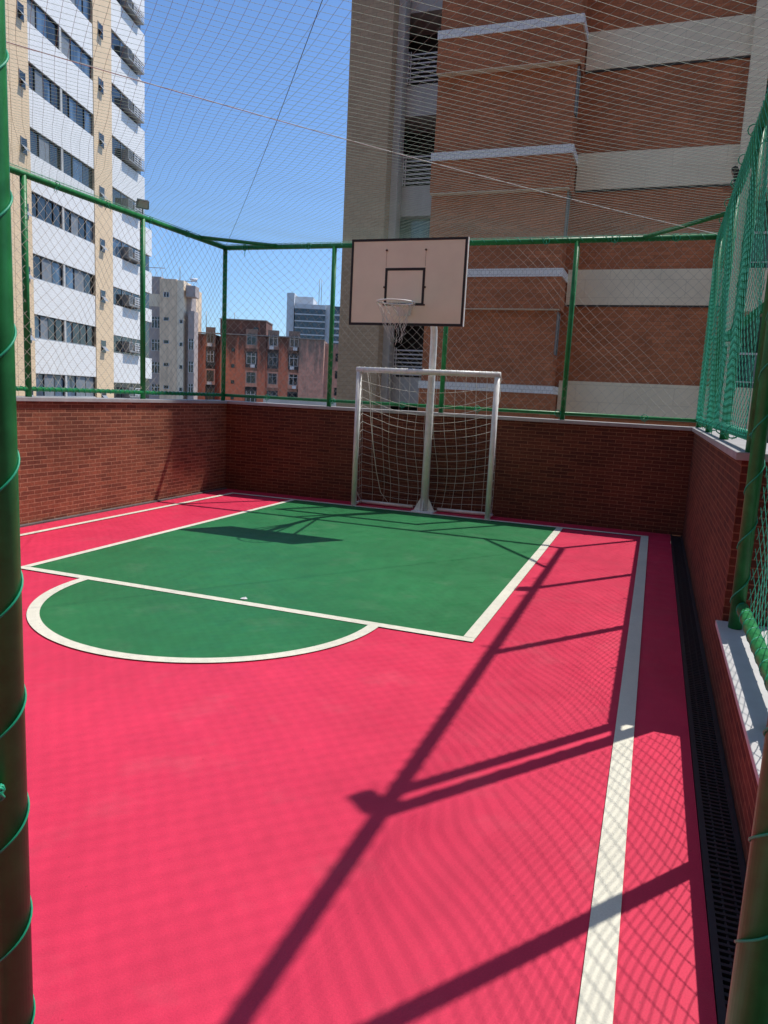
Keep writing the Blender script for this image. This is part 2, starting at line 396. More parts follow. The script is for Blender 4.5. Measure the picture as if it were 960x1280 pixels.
def back_net(u, v):
    e = min(1, min(u, 6.95 - u, v, 2.22 - v) * 4)
    return (XFL + u + e * .035 * wob(u * 1.1, v * 1.6, 2.), YF - .02 + e * .05 * wob(u, v, 1.), 1.475 + v + e * .035 * wob(u * .9, v * 1.4, 5.))
P_(bf, diamond_net(MB(), 6.95, 2.22, .092, back_net, .0018, M['net_grey'], .12), 'net')

# left fence
lf = empty('net_fence', (XFL, 0, HW), label='green steel fence with pale cord net on the sunlit left brick wall', cat='fence')
for y in (-1.52, -3.44, -5.4, -7.3, -8.7):
    P_(lf, MB().tube([(XFL, y, HW), (XFL, y, HT)], R, M['fence'], 16), 'post')
P_(lf, MB().tube([(XFL, YF - .04, HT), (XFL, -3, HT - .012), (XFL, -8.7, HT)], .036, M['fence'], 14), 'top_rail')
P_(lf, MB().tube([(XFL, YF - .03, 1.475), (XFL, -8.7, 1.475)], .024, M['fence'], 14), 'bottom_rail')
P_(lf, MB().tube(helix((XFL, YF - .1, 1.475), (XFL, -8.6, 1.475), .027, .09, 0, 8), .004, M['rope'], 5), 'lashing_rope')
def left_net(u, v):
    e = min(1, min(u, 9.1 - u, v, 2.22 - v) * 4)
    return (XFL + .02 + e * .05 * wob(u, v, 3.), YF - u + e * .03 * wob(u * 1.2, v * 1.5, 4.), 1.475 + v + e * .03 * wob(u, v * 1.3, .6))
P_(lf, diamond_net(MB(), 9.1, 2.22, .092, left_net, .0020, M['net_grey'], .12), 'net')

# right fence (on the tall wall, then dropping to the ledge)
rf = empty('net_fence', (XF, -4, HW), label='green steel fence with dense teal net standing along the right wall and ledge', cat='fence')
for y, z0 in ((-1.57, HW), (-3.42, HW), (-5.26, HW), (-6.74, HL), (-8.50, HL)):
    P_(rf, MB().tube([(XF + (.045 if z0 < 1 else 0), y, z0), (XF + (.045 if z0 < 1 else 0), y, HT)], R, M['fence'], 16), 'post')
P_(rf, MB().tube([(XF + .01, -5.42, HL), (XF + .01, -5.42, HT)], .037, M['fence'], 18), 'post')
P_(rf, MB().tube([(XF, YF - .04, HT), (XF, -4, HT - .012), (XF, -9.5, HT)], .036, M['fence'], 14), 'top_rail')
P_(rf, MB().tube([(XF, YF - .03, 1.475), (XF, -5.38, 1.475)], .022, M['fence'], 14), 'bottom_rail')
P_(rf, MB().tube([(XF + .03, -5.44, .56), (XF + .03, -10.0, .56)], .034, M['fence'], 14), 'bottom_rail')
P_(rf, MB().tube(helix((XF, YF - .1, 1.475), (XF, -5.3, 1.475), .026, .085, 0, 8), .0055, M['rope'], 5), 'lashing_rope')
P_(rf, MB().tube(helix((XF + .03, -5.46, .56), (XF + .03, -9.9, .56), .0345, .16, 0, 12), .003, M['rope'], 5), 'lashing_rope')
P_(rf, MB().tube(helix((XF, YF - .1, HT), (XF, -9, HT), .039, .12, 0, 8), .0045, M['rope'], 5), 'lashing_rope')
for y, z0, rr in ((-5.42, HL, .040), (-3.42, 1.5, .037), (-1.57, 1.5, .037)):
    P_(rf, MB().tube(helix((XF + (.01 if rr == .04 else 0), y, z0 + .05), (XF + (.01 if rr == .04 else 0), y, HT - .05), rr, .30, 1., 10), .004, M['rope'], 5), 'lashing_rope')
def right_net(u, v):
    e = min(1, min(u, 5.7 - u, v, 2.22 - v) * 4)
    return (XF - .045 + e * .02 * wob(u, v, 1.5), YF - u + e * .03 * wob(u * 1.3, v * 1.2, 4.), 1.475 + v + e * .04 * wob(u, v * 1.3, .2))
P_(rf, diamond_net(MB(), 5.72, 2.22, .074, right_net, .0020, M['net_teal'], .08, knot=.0034), 'net')
def right_net2(u, v):
    e = min(1, min(u, 4.0 - u, v, 3.14 - v) * 4)
    return (XF + .055 + e * .03 * wob(u, v, .5), -5.45 - u + e * .025 * wob(u * 1.3, v * 1.2, 3.), .56 + v + e * .025 * wob(u, v * 1.3, 1.2))
P_(rf, diamond_net(MB(), 4.0, 3.14, .078, right_net2, .0019, M['net_teal'], .08, knot=.004), 'net')

# corner braces between top rails
for pts, lab in ((((XFL, -.28, HT + .012), (.45, YF, HT + .012)), 'slim green corner brace across the top rails left of the hoop'),
                 (((XF, -.70, HT + .012), (5.62, YF, HT + .012)), 'slim green corner brace where the top rails meet in the right corner')):
    tag(MB().tube(pts, .026, M['fence'], 12).build('corner_brace'), lab, 'brace')

# entrance posts in front of the camera
def entrance_post(x, y, lab, ph, knotz):
    t = empty('entrance_post', (x, y, 0), label=lab, cat='post')
    MB().tube([(0, 0, 0), (0, 0, HT)], .0375, M['fence'], 32).build('pole', t)
    MB().tube(helix((0, 0, .05), (0, 0, HT - .05), .0395, .235 if x < 5 else .20, ph, 28), .0024, M['rope'], 7).build('lashing_rope', t)
    k = MB(); random.seed(3)
    for i in range(5):
        a = random.uniform(0, 6.28); c0 = Vector((.040 * math.cos(-.95), .040 * math.sin(-.95), knotz))
        loop = [c0 + Vector((.012 * math.sin(q + a), -.010 - .006 * math.cos(2 * q), .016 * math.cos(q + i))) for q in [2 * PI * j / 10 for j in range(11)]]
        k.tube(loop, .0032, M['rope'], 6)
    for i in range(7):
        c0 = Vector((.040 * math.cos(-.95), .040 * math.sin(-.95) - .012, knotz))
        k.tube([c0, c0 + Vector((random.uniform(-.02, .02), random.uniform(-.02, 0), random.uniform(.005, .03)))], .0012, M['rope'], 4)
    k.build('knot', t)
    return t
entrance_post(4.849, -8.7, 'green foreground post wrapped in teal rope at the left edge of the photo', 1.2, .80)
entrance_post(6.265, -8.4, 'dark green foreground post wrapped in teal rope at the lower right edge of the photo', 2.6, 1.9)

# overhead net
def roof_net(u, v):
    U, V = 6.955, 9.0
    e = min(1, min(u, U - u, v, V - v) * 1.6)
    b = (math.sin(PI * min(max(u / U, 0), 1)) * math.sin(PI * min(max(v / V, 0), 1))) ** .6
    return (XFL + u + e * .020 * wob(u * .6, v * .7, 1.), YF - v + e * .022 * wob(u * .6, v * .5, 2.), HT + .03 - .17 * b + e * .010 * wob(u * .8, v * .9, .3))
on = empty('overhead_net', (3, -4, HT), label='pale green diamond mesh net stretched overhead across the whole court', cat='net')
P_(on, diamond_net(MB(), 6.955, 9.0, .072, roof_net, .00112, M['net_roof'], .18, knot=.0026), 'mesh')
P_(on, MB().tube([(XFL, YF, HT + .045), (XF, YF, HT + .045), (XF, YF - 9, HT + .045), (XFL, YF - 9, HT + .045)], .004, M['rope'], 5, closed=True), 'edge_rope')
def cable(a, b, sag, mat, r, lab):
    pts = []
    for i in range(25):
        t = i / 24; p = Vector(a).lerp(Vector(b), t); p.z -= sag * 4 * t * (1 - t); pts.append(p)
    tag(MB().tube(pts, r, mat, 6).build('support_cable'), lab, 'cable')
cable((XF, YF, HT + .02), (-.45, -9.6, HT + .02), .12, M['steel'], .0036, 'bright steel cable under the overhead net running down to the right back corner')
cable((XFL, YF, HT + .02), (XF, -9.2, HT + .02), .12, M['dark_cable'], .0022, 'thin dark cable under the overhead net running down to the left back corner')

random.seed(21)
def tails(t, spots):
    for (x, y, z) in spots:
        b = MB()
        for q in range(2):
            p = Vector((x, y, z)); pts = [p]
            for i in range(5):
                p = p + Vector((random.uniform(-.018, .018), random.uniform(-.018, .018), random.uniform(-.035, .012))); pts.append(p)
            b.tube(pts, .0028, M['rope'], 5)
        b.tube([(x + .042 * math.cos(a_), y, z + .042 * math.sin(a_)) for a_ in [2 * PI * j / 10 for j in range(10)]], .005, M['rope'], 5, closed=True)
        P_(t, b, 'rope_tie')
tails(bf, [(XFL + .5 + random.uniform(-.2, .2) + i * .85, YF - .04, HT - .01) for i in range(8)] + [(XFL + .8 + i * 1.1, YF - .03, 1.475) for i in range(6)])
tails(lf, [(XFL + .03, -.6 - i * .8, HT - .01) for i in range(4)])
tails(rf, [(XF - .04, -.5 - i * .7, HT - .01) for i in range(5)] + [(XF - .03, -.8 - i * .9, 1.475) for i in range(5)])

# floodlights
def floodlight(loc, rz, lab):
    t = empty('floodlight', loc, rz, lab, 'floodlight', 'floodlights on the fence posts'); t.scale = (.78, .78, .78)
    MB().tube([(0, 0, -.16), (0, 0, -.06)], .012, M['lamp_body'], 8).box(-.10, .10, -.008, .008, -.066, -.056, M['lamp_body']).box(-.104, -.098, -.02, .02, -.066, .03, M['lamp_body']).box(.098, .104, -.02, .02, -.066, .03, M['lamp_body']).build('bracket', t)
    h = MB(); ti = .5
    def rot(p):
        x, y, z = p; return (x, y * math.cos(ti) - z * math.sin(ti), y * math.sin(ti) + z * math.cos(ti))
    def rbox(m, x0, x1, y0, y1, z0, z1, mat):
        b = MB(); b.box(x0, x1, y0, y1, z0, z1, mat); m.add([rot(v) for v in b.v], b.f, mat)
    rbox(h, -.095, .095, -.025, .030, -.07, .07, M['lamp_body'])
    for i in range(7): rbox(h, -.085 + i * .027, -.079 + i * .027, .030, .045, -.06, .06, M['lamp_body'])
    h.build('housing', t, bevel=.003)
    g2 = MB(); rbox(g2, -.082, .082, -.028, -.026, -.057, .057, M['lamp_glass']); g2.build('glass', t)
    MB().tube([(0, .04, -.02), (.04, .08, -.10), (-.05, .05, -.17), (-.12, .0, -.15), (-.16, .03, -.18)], .004, M['lamp_body'], 5).build('power_cord', t)
    return t
floodlight((XFL, -1.52, 3.86), math.radians(62), 'black floodlight on the left fence post in front of the white tower')
floodlight((XF - .03, -1.57, 3.86), math.radians(-95), 'black floodlight on the right fence rail, the one farther from the camera')
floodlight((XF - .02, -5.30, 3.84), math.radians(-40), 'black floodlight on the right fence above the end of the tall wall')

# ------------------------------------------------------------------ goal
gx0, gx1, HG = 2.025, 3.985, 1.935
goal = empty('football_goal', (3.0, 0, 0), label='small white goal with sagging white cord net in front of the back wall', cat='goal')
r_ = .038
for x in (gx0, gx1):
    P_(goal, MB().tube([(x, 0, 0.008), (x, 0, HG - .03)], r_, M['white_metal'], 18), 'goalpost')
P_(goal, MB().tube([(gx0 - .038, 0, HG), (gx1 + .038, 0, HG)], r_, M['white_metal'], 18), 'crossbar')
P_(goal, MB().tube([(gx0, .285, .035), (2.83, .285, .03)], .026, M['white_metal'], 14), 'ground_bar')
P_(goal, MB().tube([(3.20, .285, .03), (gx1, .285, .035)], .026, M['white_metal'], 14), 'ground_bar')
for x in (gx0, gx1):
    P_(goal, MB().tube([(x, .0, .035), (x, .285, .035)], .022, M['white_metal'], 12), 'ground_bar')
    P_(goal, MB().tube([(x, .02, .26), (x, .27, .05)], .010, M['white_metal'], 10), 'strut')
def goal_net(u, v):    # u 0..1 across, v 0..1 down
    z = (HG - .03) * (1 - v) + .05 * v
    hang = 4 * u * (1 - u)
    z -= .24 * hang * (1 - v) ** .6 * (1 if v > 0 else 0) * min(1, v * 9)
    y = .05 + .235 * min(1, v * 1.15) ** .7 + .02 * math.sin(u * 17 + v * 6)
    x = gx0 + (gx1 - gx0) * (u + .018 * math.sin(v * 7 + u * 5) * hang)
    g_ = math.exp(-((u - .13) / .07) ** 2)
    x += g_ * .075 * math.sin(v * 3.0 - .4)
    return (x, min(y, YB - .02), max(z, .02))
gn = MB(); nu, nv = 14, 16
for i in range(nu + 1): gn.tube([goal_net(i / nu, j / 40) for j in range(41)], .0024, M['white_cord'], 4, caps=False)
for j in range(nv + 1): gn.tube([goal_net(i / 60, j / nv) for i in range(61)], .0024, M['white_cord'], 4, caps=False)
for x, sg in ((gx0, 1), (gx1, -1)):
    for j in range(nv + 1):
        q = goal_net(0 if sg == 1 else 1, j / nv)
        gn.tube([(x, .01, q[2] + .02), (x + sg * .01, (q[1]) / 2, q[2] - .03), q], .0024, M['white_cord'], 4, caps=False)
    for i in range(1, 3):
        gn.tube([(x, .02 + (goal_net(0, j / 20)[1] - .02) * i / 3, goal_net(0, j / 20)[2] - .01) for j in range(21)], .0024, M['white_cord'], 4, caps=False)
# gathered bundle of cord hanging near the left post
gn.tube([(2.14, .03, HG - .04), (2.17, .07, 1.62), (2.19, .12, 1.2), (2.23, .18, .8), (2.27, .22, .5), (2.33, .27, .2), (2.45, .28, .06)], [.004, .006, .005, .006, .005, .005, .003], M['white_cord'], 5)
for k in range(26):
    t = k / 25; x = gx0 + (gx1 - gx0) * t
    gn.tube([(x + .044 * 0, .045 * math.cos(a), HG + .045 * math.sin(a)) for a in [2 * PI * j / 10 for j in range(10)]], .0022, M['white_cord'], 4, closed=True)
# loose end at the top right corner
gn.tube([(gx1 + .02, .03, HG + .02), (gx1 + .06, .0, HG - .05), (gx1 + .035, .02, HG - .12), (gx1 + .05, .03, HG - .25), (gx1 + .03, .05, HG - .38)], .004, M['white_cord'], 5)
P_(goal, gn, 'net')

# ------------------------------------------------------------------ basketball hoop
hp = empty('basketball_hoop', (3.035, .16, 0), label='cream backboard with black edge and white rim on a white gooseneck pole', cat='basketball hoop')
PX, PY = 3.035, .17
P_(hp, MB().tube([(PX, PY, .01), (PX, PY, 1.2), (PX, PY, 2.35), (PX, PY - .015, 2.50), (PX, PY - .12, 2.68), (PX, PY - .36, 2.80), (PX, PY - .8, 2.87), (PX, PY - 1.32, 2.93)],
                  [.058, .052, .047, .046, .045, .043, .042, .040], M['white_metal'], 20), 'pole')
gs = MB()
for a in range(4):
    dx, dy = ((1,0),(-1,0),(0,1),(0,-1))[a]
    s_ = .145 if dx else .12
    px, py = -dy * .006, dx * .006
    o_ = Vector((PX, PY, 0))
    tri = [o_ + Vector((dx * .03, dy * .03, .24)), o_ + Vector((dx * .03, dy * .03, .012)), o_ + Vector((dx * s_, dy * s_, .012)), o_ + Vector((dx * s_, dy * s_, .03))]
    vs = [p + Vector((px, py, 0)) for p in tri] + [p - Vector((px, py, 0)) for p in tri]
    gs.add(vs, [(0,1,2,3),(7,6,5,4),(0,4,5,1),(1,5,6,2),(2,6,7,3),(3,7,4,0)], M['white_metal'])
P_(hp, gs, 'gusset')
P_(hp, MB().add([(PX-.16,PY-.13,.002),(PX+.16,PY-.13,.002),(PX+.16,PY+.13,.002),(PX-.16,PY+.13,.002),(PX-.15,PY-.12,.014),(PX+.15,PY-.12,.014),(PX+.15,PY+.12,.014),(PX-.15,PY+.12,.014)],
    [(0,3,2,1),(4,5,6,7),(0,1,5,4),(1,2,6,5),(2,3,7,6),(3,0,4,7)], M['white_metal']), 'pole_foot')
P_(hp, MB().tube([(PX, PY - .10, 2.66), (2.83, -1.17, 2.66)], .016, M['white_metal'], 10), 'strut')
P_(hp, MB().tube([(PX, PY - .10, 2.66), (3.29, -1.17, 2.66)], .016, M['white_metal'], 10), 'strut')
P_(hp, MB().tube([(PX, PY - .5, 2.80), (2.83, -1.17, 3.22)], .014, M['white_metal'], 10), 'strut')
P_(hp, MB().tube([(PX, PY - .5, 2.80), (3.29, -1.17, 3.22)], .014, M['white_metal'], 10), 'strut')
bx0, bx1, bz0, bz1, by = 2.365, 3.79, 2.425, 3.418, -1.24
bb = P_(hp, MB().box(bx0 + .012, bx1 - .012, by, by + .024, bz0 + .012, bz1 - .012, M['board']), 'backboard')
def sub(par, b, name):
    o = b.build(name, par); o.matrix_parent_inverse = Matrix.Identity(4); return o
sub(bb, MB().box(bx0, bx1, by - .004, by + .03, bz0, bz0 + .028, M['black']).box(bx0, bx1, by - .004, by + .03, bz1 - .028, bz1, M['black'])
    .box(bx0, bx0 + .028, by - .0035, by + .029, bz0 + .028, bz1 - .028, M['black']).box(bx1 - .028, bx1, by - .0035, by + .029, bz0 + .028, bz1 - .028, M['black']), 'border')
sub(bb, MB().box(bx1 + .0005, bx1 + .008, by - .002, by + .036, bz0, bz1, M['white_metal']).box(bx0, bx1, by + .031, by + .045, bz0 + .01, bz1 - .01, M['steel']), 'back_frame')
sx0, sx1, sz0, sz1 = 2.808, 3.305, 2.655, 3.085; tq = .030
sub(bb, MB().box(sx0, sx1, by - .003, by + .001, sz1 - tq, sz1, M['black']).box(sx0, sx1, by - .003, by + .001, sz0, sz0 + tq, M['black'])
    .box(sx0, sx0 + tq, by - .0025, by + .001, sz0 + tq, sz1 - tq, M['black']).box(sx1 - tq, sx1, by - .0025, by + .001, sz0 + tq, sz1 - tq, M['black']), 'target_square')
for xx in (2.815, 3.30):
    for zz in (3.285, 2.865, 2.665):
        q = xx + (.01 if xx > 3 else -.01) * (zz < 3)
        sub(bb, MB().tube([(q, by + .001, zz), (q, by - .012, zz)], .012, M['rust'], 8), 'bolt')
    sub(bb, MB().box(xx - .0012, xx + .0012, by - .0015, by + .001, 3.10, 3.275, M['rust']), 'rust_streak')
RX, RY, RZ, RR = 3.07, by - .31, 2.655, .215
rim = MB().tube([(RX + RR * math.cos(a), RY + RR * math.sin(a), RZ) for a in [2 * PI * i / 40 for i in range(40)]], .0095, M['white_metal'], 10, closed=True)
rim.box(RX - .09, RX + .09, by - .10, by - .004, RZ - .010, RZ + .006, M['white_metal']).tube([(RX - .08, by - .01, RZ - .10), (RX - .10, RY + .12, RZ - .01)], .007, M['white_metal'], 8).tube([(RX + .08, by - .01, RZ - .10), (RX + .10, RY + .12, RZ - .01)], .007, M['white_metal'], 8)
rim.box(RX - .09, RX + .09, by - .010, by - .0045, RZ - .12, RZ + .02, M['white_metal'])
P_(hp, rim, 'rim')
nn = MB(); ns = 12
def cone(a, t):
    rad = RR * (1 - .50 * t ** .8); return Vector((RX + rad * math.cos(a) + .01 * math.sin(9 * t + 3 * a), RY + rad * math.sin(a), RZ - .012 - .30 * t))
for k in range(ns):
    for dirn in (1, -1):
        pts = []
        for i in range(13):
            t = i / 12; zig = abs(((t * 4 + .0) % 2) - 1)
            pts.append(cone(2 * PI * (k + dirn * .5 * (1 - zig)) / ns, t))
        nn.tube(pts, .0030, M['white_cord'], 4, caps=False)
    random.seed(k)
    p0 = cone(2 * PI * k / ns, 1.0); pts = [p0]
    for i in range(1, 5):
        pts.append(Vector((RX + .02 + (p0.x - RX) * (1 - i / 9) + random.uniform(-.025, .02), RY + (p0.y - RY) * (1 - i / 8) + random.uniform(-.02, .02), p0.z - i * random.uniform(.025, .045))))
    nn.tube(pts, .0028, M['white_cord'], 4, caps=False)
P_(hp, nn, 'net')

# ------------------------------------------------------------------ brick tower behind the court
tw = empty('apartment_tower', (2, 9.5, -14), label='tall shaded brick apartment tower with pale bands behind the hoop', cat='building')
ZB, ZT = -13.95, 18.2
core = MB()
core.box(-2.07, -.95, 8.5, 9.2, ZB, ZT, M['tower_pier']).box(-2.07, -1.95, 9.2, 10.4, ZB, ZT, M['tower_pier'])
P_(tw, core, 'pier')
P_(tw, MB().box(-.948, -.77, 8.85, 9.2, ZB, ZT, M['tower_grey']), 'grey_strip')
P_(tw, MB().box(.20, 3.50, 8.72, 22, ZB, ZT, M['tower_brick']), 'wall')
P_(tw, MB().box(3.50, 7.14, 9.5, 22, ZB, ZT, M['tower_brick']), 'wall')
bal = MB().box(-2.07, .19, 10.41, 22, ZB, ZT, M['frame_dark'])
P_(tw, bal, 'balcony_recess')
PI_ = 2.70
for k in range(-4, 5):
    zt = 10.2 + (k - 2 + 0) * 2.73 if False else 2.01 + 2.73 * k
    if zt > ZT - 1.0: break
    # protruding box with tiled ledge on each floor
    b = P_(tw, MB().box(.215, 3.565, 8.5, 8.718, zt - .93, zt - .19, M['tower_brick']).box(3.505, 3.565, 8.72, 9.498, zt - .93, zt - .19, M['tower_brick']), 'spandrel_box')
    l = MB().box(.205, 3.60, 8.47, 8.90, zt - .188, zt, M['ledge_tile']).box(3.505, 3.60, 8.90, 9.47, zt - .188, zt, M['ledge_tile']).box(.215, 3.57, 8.495, 8.716, zt - .943, zt - .932, M['tower_band'])
    o = l.build('tiled_ledge', b)
    # slit window on the side of the bay with its pipe
    P_(tw, MB().box(3.503, 3.53, 8.80, 9.05, zt - 1.95, zt - 1.0, M['glass_teal']).box(3.503, 3.545, 8.76, 8.80, zt - 1.98, zt - .97, M['frame_grey']).box(3.503, 3.545, 9.05, 9.08, zt - 1.98, zt - .97, M['frame_grey']), 'side_window')
    # pale band on the set back part
    zb = 2.18 + 2.68 * k
    P_(tw, MB().box(3.60, 7.16, 9.44, 9.498, zb - .83, zb, M['tower_band']).box(3.60, 7.14, 9.46, 9.498, zb - .87, zb - .832, M['frame_dark']), 'band')
    # balcony: slab front, louvred railing, dark opening
    z0 = 2.10 + 2.42 * k
    p = P_(tw, MB().box(-1.94, .19, 9.23, 10.4, z0 - .74, z0, M['tower_grey']), 'balcony')
    lv = MB()
    for i in range(7): lv.box(-1.1, .19, 9.20, 9.215, z0 + .05 + i * .105, z0 + .085 + i * .105, M['frame_white'])
    for xx in (-.76, -.70, .12): lv.box(xx, xx + .022, 9.175, 9.199, z0, z0 + .76, M['frame_white'])
    lv.build('railing', p)
    if k == 2:
        P_(tw, MB().box(-1.94, .19, 9.5, 9.52, z0 - 1.68, z0 - .75, M['glass_teal']), 'balcony_screen')
# right hand part: pale slabs and set back glass balconies
P_(tw, MB().box(7.14, 7.52, 9.35, 22, ZB, ZT, M['tower_band']), 'pier')
P_(tw, MB().box(7.52, 16.0, 10.6, 22, ZB, ZT, M['glass_teal']), 'glazing')
for k in range(-4, 6):
    zb = 2.18 + 2.68 * k
    if zb > ZT: break
    b = P_(tw, MB().box(7.525, 16.0, 9.42, 10.598, zb - .95, zb, M['tower_band']), 'balcony')
    rl = MB()
    for zz, rr in ((zb + .75, .03), (zb + .12, .015)): rl.box(7.525, 16.0, 9.45, 9.45 + rr * 1.5, zz, zz + rr * 1.6, M['frame_white'])
    for i in range(22): rl.box(7.6 + i * .38, 7.63 + i * .38, 9.46, 9.48, zb, zb + .75, M['frame_grey'])
    rl.box(7.53, 16.0, 9.485, 9.492, zb + .18, zb + .70, M['glass_teal'])
    rl.build('railing', b)
# unseen rooftop block, added and shaped to cast the left wall's shadow
rp = MB()
prof = [(2.3, 18.21), (6.30, 18.21), (7.20, 20.75), (7.20, 24.0), (2.3, 24.0)]
rp.add([(x, 9.0, z) for x, z in prof] + [(x, 12.0, z) for x, z in prof], [(0,1,2,3,4),(9,8,7,6,5)] + [(i, 5 + i, 5 + (i + 1) % 5, (i + 1) % 5) for i in range(5)], M['concrete'])
P_(tw, rp, 'rooftop_shadow_block')

# sloping steel beam outside the right fence
sb = empty('awning_frame', (7.6, 6, 0), label='dark green sloping steel beam seen through the teal net at the right edge', cat='awning')
sb_m = MB(); sb_m.add([(7.00,5.9,2.84),(9.2,5.9,4.95),(9.2,5.9,5.15),(7.00,5.9,3.03),(7.00,6.1,2.84),(9.2,6.1,4.95),(9.2,6.1,5.15),(7.00,6.1,3.03)],
     [(0,1,2,3),(7,6,5,4),(0,4,5,1),(1,5,6,2),(2,6,7,3),(3,7,4,0)], M['fence'])
P_(sb, sb_m, 'beam')
P_(sb, MB().box(6.75, 7.30, 5.95, 6.05, 2.93, 3.02, M['fence']), 'bracket')
P_(sb, MB().box(7.0, 7.12, 5.92, 6.08, -13.95, 2.84, M['fence']), 'column')

# ------------------------------------------------------------------ white tower on the left
A = Vector((-21.295, 17.105, -14)); dv = Vector((-.27909, .96027)); 
wt = empty('apartment_tower', A, math.atan2(dv.y, dv.x), 'tall sunlit white tower with apricot stripes and blue windows on the left', 'building')
# local frame: x along the facade (receding), y to the left of it (into the building), z up from -14; facade faces -y
ZO = 14.0
def wb(x0, x1, y0, y1, z0, z1, m, b=None): return (b or MB()).box(x0, x1, y0, y1, z0 + ZO, z1 + ZO, m)
TOPZ = 33.0
wb(-14.0, 13.5, .25, 14, -13.9, TOPZ, M['white_tile']).build('wall', wt)
for (a, b_) in ((-1.1, .35), (6.62, 8.80)):
    wb(a, b_, -.03, .248, -13.9, TOPZ, M['beige_tile']).build('stripe', wt)
wb(-14.0, -1.1, -.02, .248, -13.9, TOPZ, M['beige_tile']).build('stripe', wt)
random.seed(11)
for k in range(-6, 11):
    zb = 3.4 + 2.7 * k; zt = zb + 1.1
    if zt > TOPZ - .5: break
    bandtop = zb; bandbot = zb - 1.6
    bm_ = wb(.352, 6.618, 0, .248, bandbot, bandtop, M['white_tile']); wb(8.802, 13.5, 0, .248, bandbot - .25, bandtop - .15, M['white_tile'], bm_)
    bm_.build('parapet_band', wt)
    if k < -1: continue
    for (a, b_) in ((.36, 3.22), (3.42, 6.61)):
        n = 3 if k % 2 else 4; wdt = (b_ - a) / n
        wn = MB()
        for i in range(n):
            dep = .10 if i % 2 else .13
            mm = random.choice([M['glass_blue'], M['glass_blue'], M['glass_dark'], M['curtain']] if k > 3 else [M['glass_dark'], M['glass_dark'], M['glass_dark'], M['glass_blue'], M['curtain']])
            wb(a + i * wdt, a + (i + 1) * wdt, dep, dep + .02, zb, zt, mm, wn)
        o = wn.build('window', wt)
        fb = MB()
        for i in range(n + 1):
            xx = a + i * wdt; wb(max(a, xx - .018), min(b_, xx + .018), .085, .15, zb, zt, M['frame_dark'], fb)
        wb(a, b_, .065, .15, zb, zb + .05, M['frame_grey'], fb); wb(a, b_, .065, .15, zt - .05, zt, M['frame_dark'], fb)
        fb.build('frame', o)
    wb(3.225, 3.415, .02, .24, zb, zt, M['tower_grey']).build('mullion_panel', wt)
    # bathroom windows tilting out
    for (a, b_) in ((7.20, 7.72), (-.42, .02)):
        o = wb(a, b_, -.05, -.032, zb - .22, zb + .42, M['glass_dark']).build('window', wt)
        f2 = MB(); wb(a - .03, a, -.06, -.031, zb - .24, zb + .44, M['frame_grey'], f2); wb(b_, b_ + .03, -.06, -.031, zb - .24, zb + .44, M['frame_grey'], f2)
        f2.add([(a, -.06, zb + .1 + ZO), (b_, -.06, zb + .1 + ZO), (b_, -.28, zb - .14 + ZO), (a, -.28, zb - .14 + ZO)], [(0,1,2,3)], M['frame_grey'])
        f2.build('frame', o)
    # right windows with air conditioner shelf
    z2 = zb - .13
    wn = MB(); fb = MB()
    for i in range(3):
        a = 8.82 + i * 1.45; wb(a, a + 1.42, .10, .12, z2, z2 + 1.2, random.choice([M['glass_dark'], M['glass_blue'], M['glass_dark']]), wn)
        wb(a - .02, a + .03, .07, .14, z2, z2 + 1.2, M['frame_grey'], fb)
    o = wn.build('window', wt); fb.build('frame', o)
    ac = MB(); wb(10.35, 12.6, -.34, .10, z2 + .12, z2 + .20, M['ac'], ac); wb(10.35, 10.95, -.30, .10, z2 + .20, z2 + .72, M['ac'], ac)
    for i in range(4): wb(11.15, 12.6, -.345, -.32, z2 + .26 + i * .13, z2 + .30 + i * .13, M['frame_white'], ac)
    for i in range(4): wb(11.15 + i * .46, 11.2 + i * .46, -.34, -.322, z2 + .2, z2 + .69, M['frame_white'], ac)
    wb(11.2, 12.4, -.26, .08, z2 + .2, z2 + .58, M['ac'], ac)
    o = ac.build('air_conditioner', wt)
    vt = MB()
    for i in range(5): wb(10.42, 10.88, -.312, -.301, z2 + .26 + i * .09, z2 + .30 + i * .09, M['frame_dark'], vt)
    vt.build('vent', o)
# lower rear wing
wb(13.52, 14.45, .1, 10, -13.9, 11.0, M['glass_dark']).build('rear_wing', wt)
for k in range(-4, 3):
    zb = 3.15 + 2.7 * k * 1.0
    wb(13.51, 14.6, -.02, 10.1, 3.2 + 5.4 * (k) - 1.3, 3.2 + 5.4 * k + .0, M['white_tile']).build('parapet_band', wt) if 3.2 + 5.4 * k < 11 else None
wb(13.51, 14.6, -.02, 10.1, 9.6, 11.2, M['white_tile']).build('parapet_band', wt)
wb(13.51, 14.6, -.02, 10.1, 5.5, 6.3, M['white_tile']).build('parapet_band', wt)

# ------------------------------------------------------------------ far buildings (frame: x to the right of the view, y away, z up)
CAM = Vector((6.0, -9.743, 1.6)); FW = Vector((-.33837, .94101)); RT = Vector((.94101, .33837)); RZ_ = math.atan2(RT.y, RT.x)
def far(name, lat, dep, lab, cat='building', rot=0):
    return empty(name, (CAM.x + FW.x * dep + RT.x * lat, CAM.y + FW.y * dep + RT.y * lat, -14), RZ_ + rot, lab, cat)
def fb_(b, x0, x1, y0, y1, z0, z1, m): return b.box(x0, x1, y0, y1, z0 + 14, z1 + 14, m)

